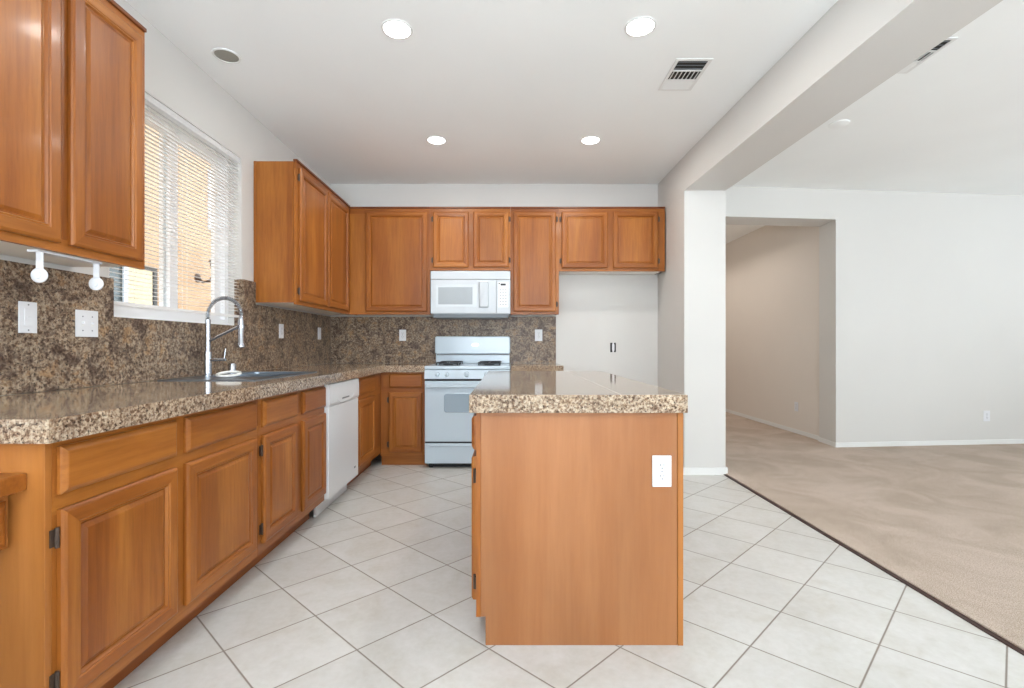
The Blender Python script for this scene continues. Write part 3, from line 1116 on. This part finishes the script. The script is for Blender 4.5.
# ------------------------------------------------------------------ microwave
mx0, mx1 = -0.741, 0.012
MY = 4.53
mz0, mz1 = 1.392, 1.794
mw = thing('microwave', 'white over-the-range microwave mounted above the gas range', 'microwave', ((mx0 + mx1) / 2, 4.7, 1.355))
MB().box(mx0 + 0.001, mx1 - 0.001, MY + 0.03, 4.896, mz0 - 0.004, mz1 + 0.004).build('body', M_mw, mw)
MB().box(mx0, mx1, MY + 0.002, MY + 0.0295, 1.715, mz1, bev=0.004).build('vent_panel', M_mw, mw)
mb = MB()
pr = [(MY + 0.03, mz0 - 0.0045), (MY + 0.05, 1.357), (4.89, 1.357), (4.89, mz0 - 0.0045)]
mb.loft([[(mx0 + 0.02, y, z) for y, z in pr], [(mx1 - 0.02, y, z) for y, z in pr]])
mb.build('vent_hood_base', mat('grey_hood_underside', rgb(150, 158, 164), 0.4), mw)
dxr = -0.118
md = MB().box(mx0, dxr, MY, MY + 0.029, mz0, 1.712, bev=0.005).build('microwave_door', M_mw, mw)
MB().box(-0.690, -0.300, MY - 0.0025, MY - 0.0003, 1.455, 1.668, bev=0.001).build('door_glass', mat('pale_door_glass', rgb(206, 213, 218), 0.12), md)
MB().box(-0.668, -0.345, MY - 0.0036, MY - 0.0026, 1.478, 1.640).build('mesh_window', M_mwglass, md)
mb = MB()
mb.loft([rrect(-0.284, -0.192, 1.448, 1.690, 0.012, MY - 0.0004), rrect(-0.281, -0.195, 1.451, 1.687, 0.012, MY - 0.016), rrect(-0.275, -0.200, 1.457, 1.681, 0.010, MY - 0.022)])
mb.build('door_handle', M_mw, md, smooth=True)
cp_ = MB().box(dxr + 0.002, mx1, MY + 0.001, MY + 0.029, mz0, 1.712, bev=0.003).build('control_panel', M_mw, mw)
MB().box(-0.105, -0.008, MY - 0.0006, MY + 0.0009, 1.452, 1.690).build('keypad', mat('pale_keypad', rgb(238, 240, 242), 0.4), cp_)
MB().box(-0.080, -0.030, MY - 0.0016, MY - 0.0008, 1.656, 1.676).build('display', M_black, cp_)
MB().box(-0.098, -0.086, MY - 0.0016, MY - 0.0008, 1.668, 1.682).build('maker_badge', M_black, cp_)
mb = MB()
for i_ in range(3):
    for k in range(6):
        mb.box(-0.09 + i_ * 0.026, -0.074 + i_ * 0.026, MY - 0.0014, MY - 0.0007, 1.470 + k * 0.028, 1.481 + k * 0.028)
mb.build('keys', mat('grey_key_print', rgb(165, 170, 175), 0.5), cp_)

# ------------------------------------------------------------------ dishwasher
dx = -1.137
dy0, dy1 = 3.030, 3.620
dwr = thing('dishwasher', 'white built-in dishwasher under the left worktop', 'dishwasher', (-1.5, (dy0 + dy1) / 2, 0))
MB().box(XL + 0.03, dx - 0.031, dy0 + 0.003, dy1 - 0.003, 0.10, 0.70).build('body', M_dw, dwr)
MB().box(dx - 0.03, dx, dy0, dy1, 0.118, 0.700, bev=0.004).build('dishwasher_door', M_dw, dwr)
# control panel, bulged at the top, with pocket handle
mb = MB()
pr = [(dx - 0.03, 0.703), (dx + 0.001, 0.703), (dx + 0.006, 0.720), (dx + 0.006, 0.80), (dx + 0.002, 0.843), (dx - 0.03, 0.846)]
mb.loft([[(x, dy0, z) for x, z in pr], [(x, dy1, z) for x, z in pr]])
cpn = mb.build('control_panel', M_dw, dwr)
mb = MB()
pts = []
for k in range(13):
    a = PI * k / 12
    pts.append((dx + 0.0065, (dy0 + dy1) / 2 - 0.17 * math.cos(a), 0.745 - 0.038 * math.sin(a)))
mb.tube(pts, 0.004, 8)
mb.build('handle_lip', M_dw, cpn, smooth=True)
MB().box(dx + 0.0062, dx + 0.0075, (dy0 + dy1) / 2 - 0.07, (dy0 + dy1) / 2 + 0.07, 0.728, 0.738).build('handle_pocket', M_grey, cpn)
MB().box(dx + 0.0002, dx + 0.0014, dy1 - 0.10, dy1 - 0.065, 0.188, 0.202).build('badge', M_grey, dwr)
MB().box(-1.235, -1.222, dy0 + 0.004, dy1 - 0.004, 0.004, 0.0995).build('kick_plate', M_dw, dwr)

# ------------------------------------------------------------------ sink, faucet and small items
sk = thing('kitchen_sink', 'stainless steel double-bowl sink set in the left granite worktop', 'sink', (-1.545, 2.845, CT))
so = (-1.795, -1.295, 2.45, 3.24)
deckx = -1.695
bowls = ((deckx, -1.335, 2.70, 2.93), (deckx, -1.335, 2.97, 3.20))
mb = MB()
zt_ = CT + 0.005
def frame4(x0, x1, y0, y1):
    mb.box(x0, x1, y0, y1, CT + 0.0005, zt_)
frame4(so[0], deckx, so[2], so[3])
frame4(-1.335, so[1], so[2], so[3])
frame4(deckx, -1.335, so[2], 2.70)
frame4(deckx, -1.335, 2.93, 2.97)
frame4(deckx, -1.335, 3.20, so[3])
mb.build('rim', M_steel, sk)
for (a, b, c, d_) in bowls:
    mb = MB()
    def ring(x0, x1, y0, y1, z, r):
        o = []
        for (ax, ay, s0) in ((x1 - r, y0 + r, -PI / 2), (x1 - r, y1 - r, 0), (x0 + r, y1 - r, PI / 2), (x0 + r, y0 + r, PI)):
            for k in range(6):
                an = s0 + PI / 2 * k / 5
                o.append((ax + r * math.cos(an), ay + r * math.sin(an), z))
        return o
    e = 0.001
    mb.loft([ring(a + e, b - e, c + e, d_ - e, CT + 0.0045, 0.03), ring(a + 0.006, b - 0.006, c + 0.006, d_ - 0.006, CT - 0.10, 0.04),
             ring(a + 0.012, b - 0.012, c + 0.012, d_ - 0.012, CT - 0.15, 0.05), ring(a + 0.05, b - 0.05, c + 0.05, d_ - 0.05, CT - 0.175, 0.05)], cap=False)
    vv = [v for v in mb.bm.verts if v.co.z < CT - 0.174]
    mb.bm.faces.new(vv)
    bw = mb.build('bowl', M_steel, sk, smooth=True)
    MB().lathe(((a + b) / 2, (c + d_) / 2, CT - 0.1745), (0, 0, 1), [(0.045, 0), (0.045, 0.002), (0.03, 0.003), (0.02, 0.001), (0, 0.001)], 20, M_chrome).build('drain', parent=bw, smooth=True)

fx, fy = -1.742, 2.776
fc = thing('faucet', 'chrome pull-down spring faucet standing behind the sink', 'faucet', (fx, fy, zt_))
mb = MB()
mb.lathe((fx, fy, zt_), (0, 0, 1), [(0.026, 0.0), (0.026, 0.006), (0.020, 0.010), (0.0195, 0.14), (0.0145, 0.145), (0.0145, 0.325), (0.011, 0.328)], 24, M_chrome)
mb.build('body', parent=fc, smooth=True)
# hose arc with spring coil
arc = [(fx, fy, 1.235)]
Rr = 0.097
cxa = fx + Rr
for k in range(0, 25):
    a = PI - (PI * 1.06) * k / 24
    arc.append((cxa + Rr * math.cos(a), fy, 1.268 + Rr * math.sin(a)))
MB().tube(arc, 0.006, 10, M_grey).build('hose', parent=fc, smooth=True)
dense = []
tot = 0
L = [Vector(p) for p in arc]
N = 620
seglen = [(L[i + 1] - L[i]).length for i in range(len(L) - 1)]
TL = sum(seglen)
coil = []
for k in range(N):
    s_ = TL * k / (N - 1)
    i = 0
    while i < len(seglen) - 1 and s_ > seglen[i]:
        s_ -= seglen[i]; i += 1
    tdir = (L[i + 1] - L[i]).normalized()
    p = L[i] + tdir * s_
    side = Vector((0, 1, 0))
    nn = tdir.cross(side)
    an = 2 * PI * 38 * k / (N - 1)
    coil.append(p + 0.0105 * (math.cos(an) * side + math.sin(an) * nn))
MB().tube(coil, 0.0018, 5, M_chrome).build('spring', parent=fc, smooth=True)
wxp = fx + 0.192
MB().lathe((wxp, fy, 1.262), (0, 0, -1), [(0.009, 0), (0.014, 0.015), (0.016, 0.03), (0.016, 0.155), (0.021, 0.163), (0.022, 0.18), (0.018, 0.183), (0, 0.183)], 20, M_chrome).build('spray_head', parent=fc, smooth=True)
mb = MB()
mb.tube([(fx + 0.010, fy, 1.118), (wxp - 0.014, fy, 1.200)], 0.0085, 10, M_chrome)
mb.lathe((wxp, fy, 1.190), (0, 0, 1), [(0.0155, 0), (0.019, 0), (0.019, 0.018), (0.0155, 0.018), (0.0155, 0)], 18, M_chrome)
mb.build('docking_arm', parent=fc, smooth=True)
mb = MB()
mb.tube([(fx + 0.012, fy, 1.007), (fx + 0.102, fy, 1.009)], 0.0085, 12, M_chrome)
mb.tube([(fx + 0.095, fy, 1.010), (fx + 0.099, fy, 1.040), (fx + 0.103, fy, 1.072)], 0.0035, 8, M_chrome)
mb.build('handle', parent=fc, smooth=True)

ag = tag(MB().lathe((-1.722, 2.985, zt_ + 0.0003), (0, 0, 1), [(0.025, 0), (0.025, 0.004), (0.022, 0.006), (0.022, 0.058), (0.019, 0.064), (0, 0.065)], 24, M_chrome).build('air_gap_cap', origin=(-1.722, 2.985, zt_), smooth=True),
         'short chrome air gap cylinder on the sink deck right of the faucet', 'fixture')
mb = MB()
pts = []
for k in range(36):
    a = 2 * PI * k / 36
    v = Vector((0.056 * math.cos(a), 0.036 * math.sin(a), 0))
    v = Matrix.Rotation(math.radians(14), 3, 'X') @ v
    v = Matrix.Rotation(math.radians(-4), 3, 'Y') @ v
    v = Matrix.Rotation(math.radians(38), 3, 'Z') @ v
    pts.append(Vector((-1.535, 2.630, zt_ + 0.0195)) + v)
mb.tube(pts, 0.007, 8, closed=True)
tag(mb.build('oval_ring', M_ring, origin=(-1.535, 2.630, zt_), smooth=True), 'pale oval ring leaning on the sink edge beside the chrome cylinder', 'ring')

# paper towel holder under the near wall cabinet
pt = thing('paper_towel_holder', 'white plastic paper towel holder under the nearest wall cabinet', 'paper towel holder', (-1.575, 1.72, 1.409))
MB().box(-1.600, -1.563, 1.592, 1.845, 1.4015, 1.4095, bev=0.001).build('mounting_plate', M_white2, pt)
for yy in (1.608, 1.829):
    mb = MB()
    n_ = Vector((0.12, -1, 0)).normalized()
    u_ = Vector((1, 0.12, 0)).normalized()
    c = Vector((-1.572, yy, 1.402))
    pr = [(-0.0105, 0), (0.0105, 0), (0.0105, -0.062), (-0.0105, -0.062)]
    mb.loft([[c + u_ * a + n_ * (-0.002) + Vector((0, 0, b)) for a, b in pr], [c + u_ * a + n_ * 0.002 + Vector((0, 0, b)) for a, b in pr]])
    mb.lathe(c + Vector((0, 0, -0.077)) - n_ * 0.003, n_, [(0.020, 0), (0.025, 0.002), (0.025, 0.007), (0.020, 0.011), (0.012, 0.011), (0.011, 0.015), (0, 0.016)], 24)
    mb.build('arm', M_white2, pt, smooth=True)

# lower desk unit at the near end of the left run
dk = thing('desk_unit', 'low wooden built-in desk at the near end of the left cabinets', 'desk', (-1.5, 0.8, 0))
MB().box(XL + 0.003, -1.207, 0.35, 1.2035, 0.727, 0.7715, bev=0.004).build('desk_top', wood_x, dk)
MB().box(XL + 0.003, -1.252, 0.36, 1.20, 0.585, 0.7265).build('apron', wood_end, dk)
drawer(dk, (-1.252, 0.40, 0.592), LX, LN, 0.785, 0.115, wood_y)
MB().box(XL + 0.003, -1.28, 0.36, 0.38, 0.0, 0.5845).build('side_panel', wood_end, dk)

# ------------------------------------------------------------------ ceiling fittings
def can(label, x, y, r=0.068, lit=True):
    t = thing('recessed_light' if lit else 'ceiling_speaker', label, 'ceiling light' if lit else 'speaker', (x, y, H),
              'lit recessed ceiling lights' if lit else None)
    MB().lathe((x, y, H - 0.0005), (0, 0, -1), [(r + 0.013, 0), (r + 0.011, 0.004), (r + 0.002, 0.006), (r, 0.003), (r, 0.0005)], 40, M_trim).build('trim_ring', parent=t, smooth=True)
    MB().lathe((x, y, H - 0.001), (0, 0, -1), [(r - 0.001, 0), (r - 0.001, 0.002), (0, 0.0025)], 40, M_lamp if lit else M_canglass).build('lens' if lit else 'grille', parent=t)
    if lit:
        l = bpy.data.lights.new('lamp_light', 'AREA')
        l.shape = 'DISK'; l.size = r * 2; l.energy = 5; l.color = (1.0, 0.97, 0.93)
        o = bpy.data.objects.new('lamp_light', l)
        o.location = (0, 0, -0.012)
        COL.objects.link(o); o.parent = t
    return t


can('lit recessed light at upper left, nearer the camera of the left pair', -0.586, 2.51)
can('lit recessed light at upper right, nearer the camera of the right pair', 0.681, 2.49)
can('lit recessed light farther back on the left, toward the back wall', -0.584, 3.865)
can('lit recessed light farther back on the right, toward the back wall', 0.656, 3.865)
can('unlit grey recessed round fitting in the ceiling above the window', -1.612, 2.74, 0.062, lit=False)

def vent(label, x0, x1, y0, y1, dark, bars):
    t = thing('ceiling_vent', label, 'vent', ((x0 + x1) / 2, (y0 + y1) / 2, H), 'white ceiling air registers')
    mb = MB()
    f_ = 0.018
    z0, z1 = H - 0.006, H - 0.0005
    mb.box(x0, x1, y0, y0 + f_, z0, z1); mb.box(x0, x1, y1 - f_, y1, z0, z1)
    mb.box(x0, x0 + f_, y0 + f_, y1 - f_, z0, z1); mb.box(x1 - f_, x1, y0 + f_, y1 - f_, z0, z1)
    n = len(bars)
    seg = (y1 - y0 - 2 * f_) / n
    for k in range(1, n):
        mb.box(x0 + f_, x1 - f_, y0 + f_ + seg * k - 0.006, y0 + f_ + seg * k + 0.006, z0, z1)
    mb.build('frame', M_trim, t)
    MB().box(x0 + f_, x1 - f_, y0 + f_, y1 - f_, H - 0.0012, H - 0.0004).build('duct_opening', M_ventdark, t)
    for k, b_ in enumerate(bars):
        ya = y0 + f_ + seg * k + (0.006 if k else 0); yb = y0 + f_ + seg * (k + 1) - (0.006 if k < n - 1 else 0)
        mb = MB()
        if b_ == 'across':      # blades running along y
            for q in range(7):
                xx = x0 + f_ + (x1 - x0 - 2 * f_) * (q + 0.5) / 7
                mb.box(xx - 0.002, xx + 0.002, ya, yb, z0, H - 0.0013)
            mb.build('blades', M_trim, t)
        elif b_ == 'thin':
            for q in range(3):
                yy = ya + (yb - ya) * (q + 0.5) / 3
                mb.box(x0 + f_, x1 - f_, yy - 0.001, yy + 0.001, H - 0.004, H - 0.0013)
            mb.build('blades', M_grey, t)
        else:                   # blades turned toward us: reads white
            for q in range(5):
                yy = ya + (yb - ya) * q / 5
                mb.loft([[(x0 + f_, yy, H - 0.0014), (x0 + f_, yy + 0.022, H - 0.006), (x0 + f_, yy + 0.023, H - 0.005), (x0 + f_, yy + 0.001, H - 0.0013)],
                         [(x1 - f_, yy, H - 0.0014), (x1 - f_, yy + 0.022, H - 0.006), (x1 - f_, yy + 0.023, H - 0.005), (x1 - f_, yy + 0.001, H - 0.0013)]])
            mb.build('blades', M_trim, t)
    return t


vent('white ceiling air vent over the kitchen with dark slots', 0.965, 1.175, 2.765, 3.105, M_ventdark, ['thin', 'across', 'closed'])
vent('white ceiling air vent beyond the beam in the living room', 2.215, 2.412, 2.575, 2.91, M_ventdark, ['thin', 'across', 'closed'])
sd = tag(MB().lathe((2.462, 3.58, H - 0.0005), (0, 0, -1), [(0.068, 0), (0.066, 0.006), (0.05, 0.010), (0, 0.011)], 32, M_ceil).build('smoke_detector', origin=(2.462, 3.58, H), smooth=True),
         'flat pale round fitting on the living room ceiling beside the beam', 'smoke detector')
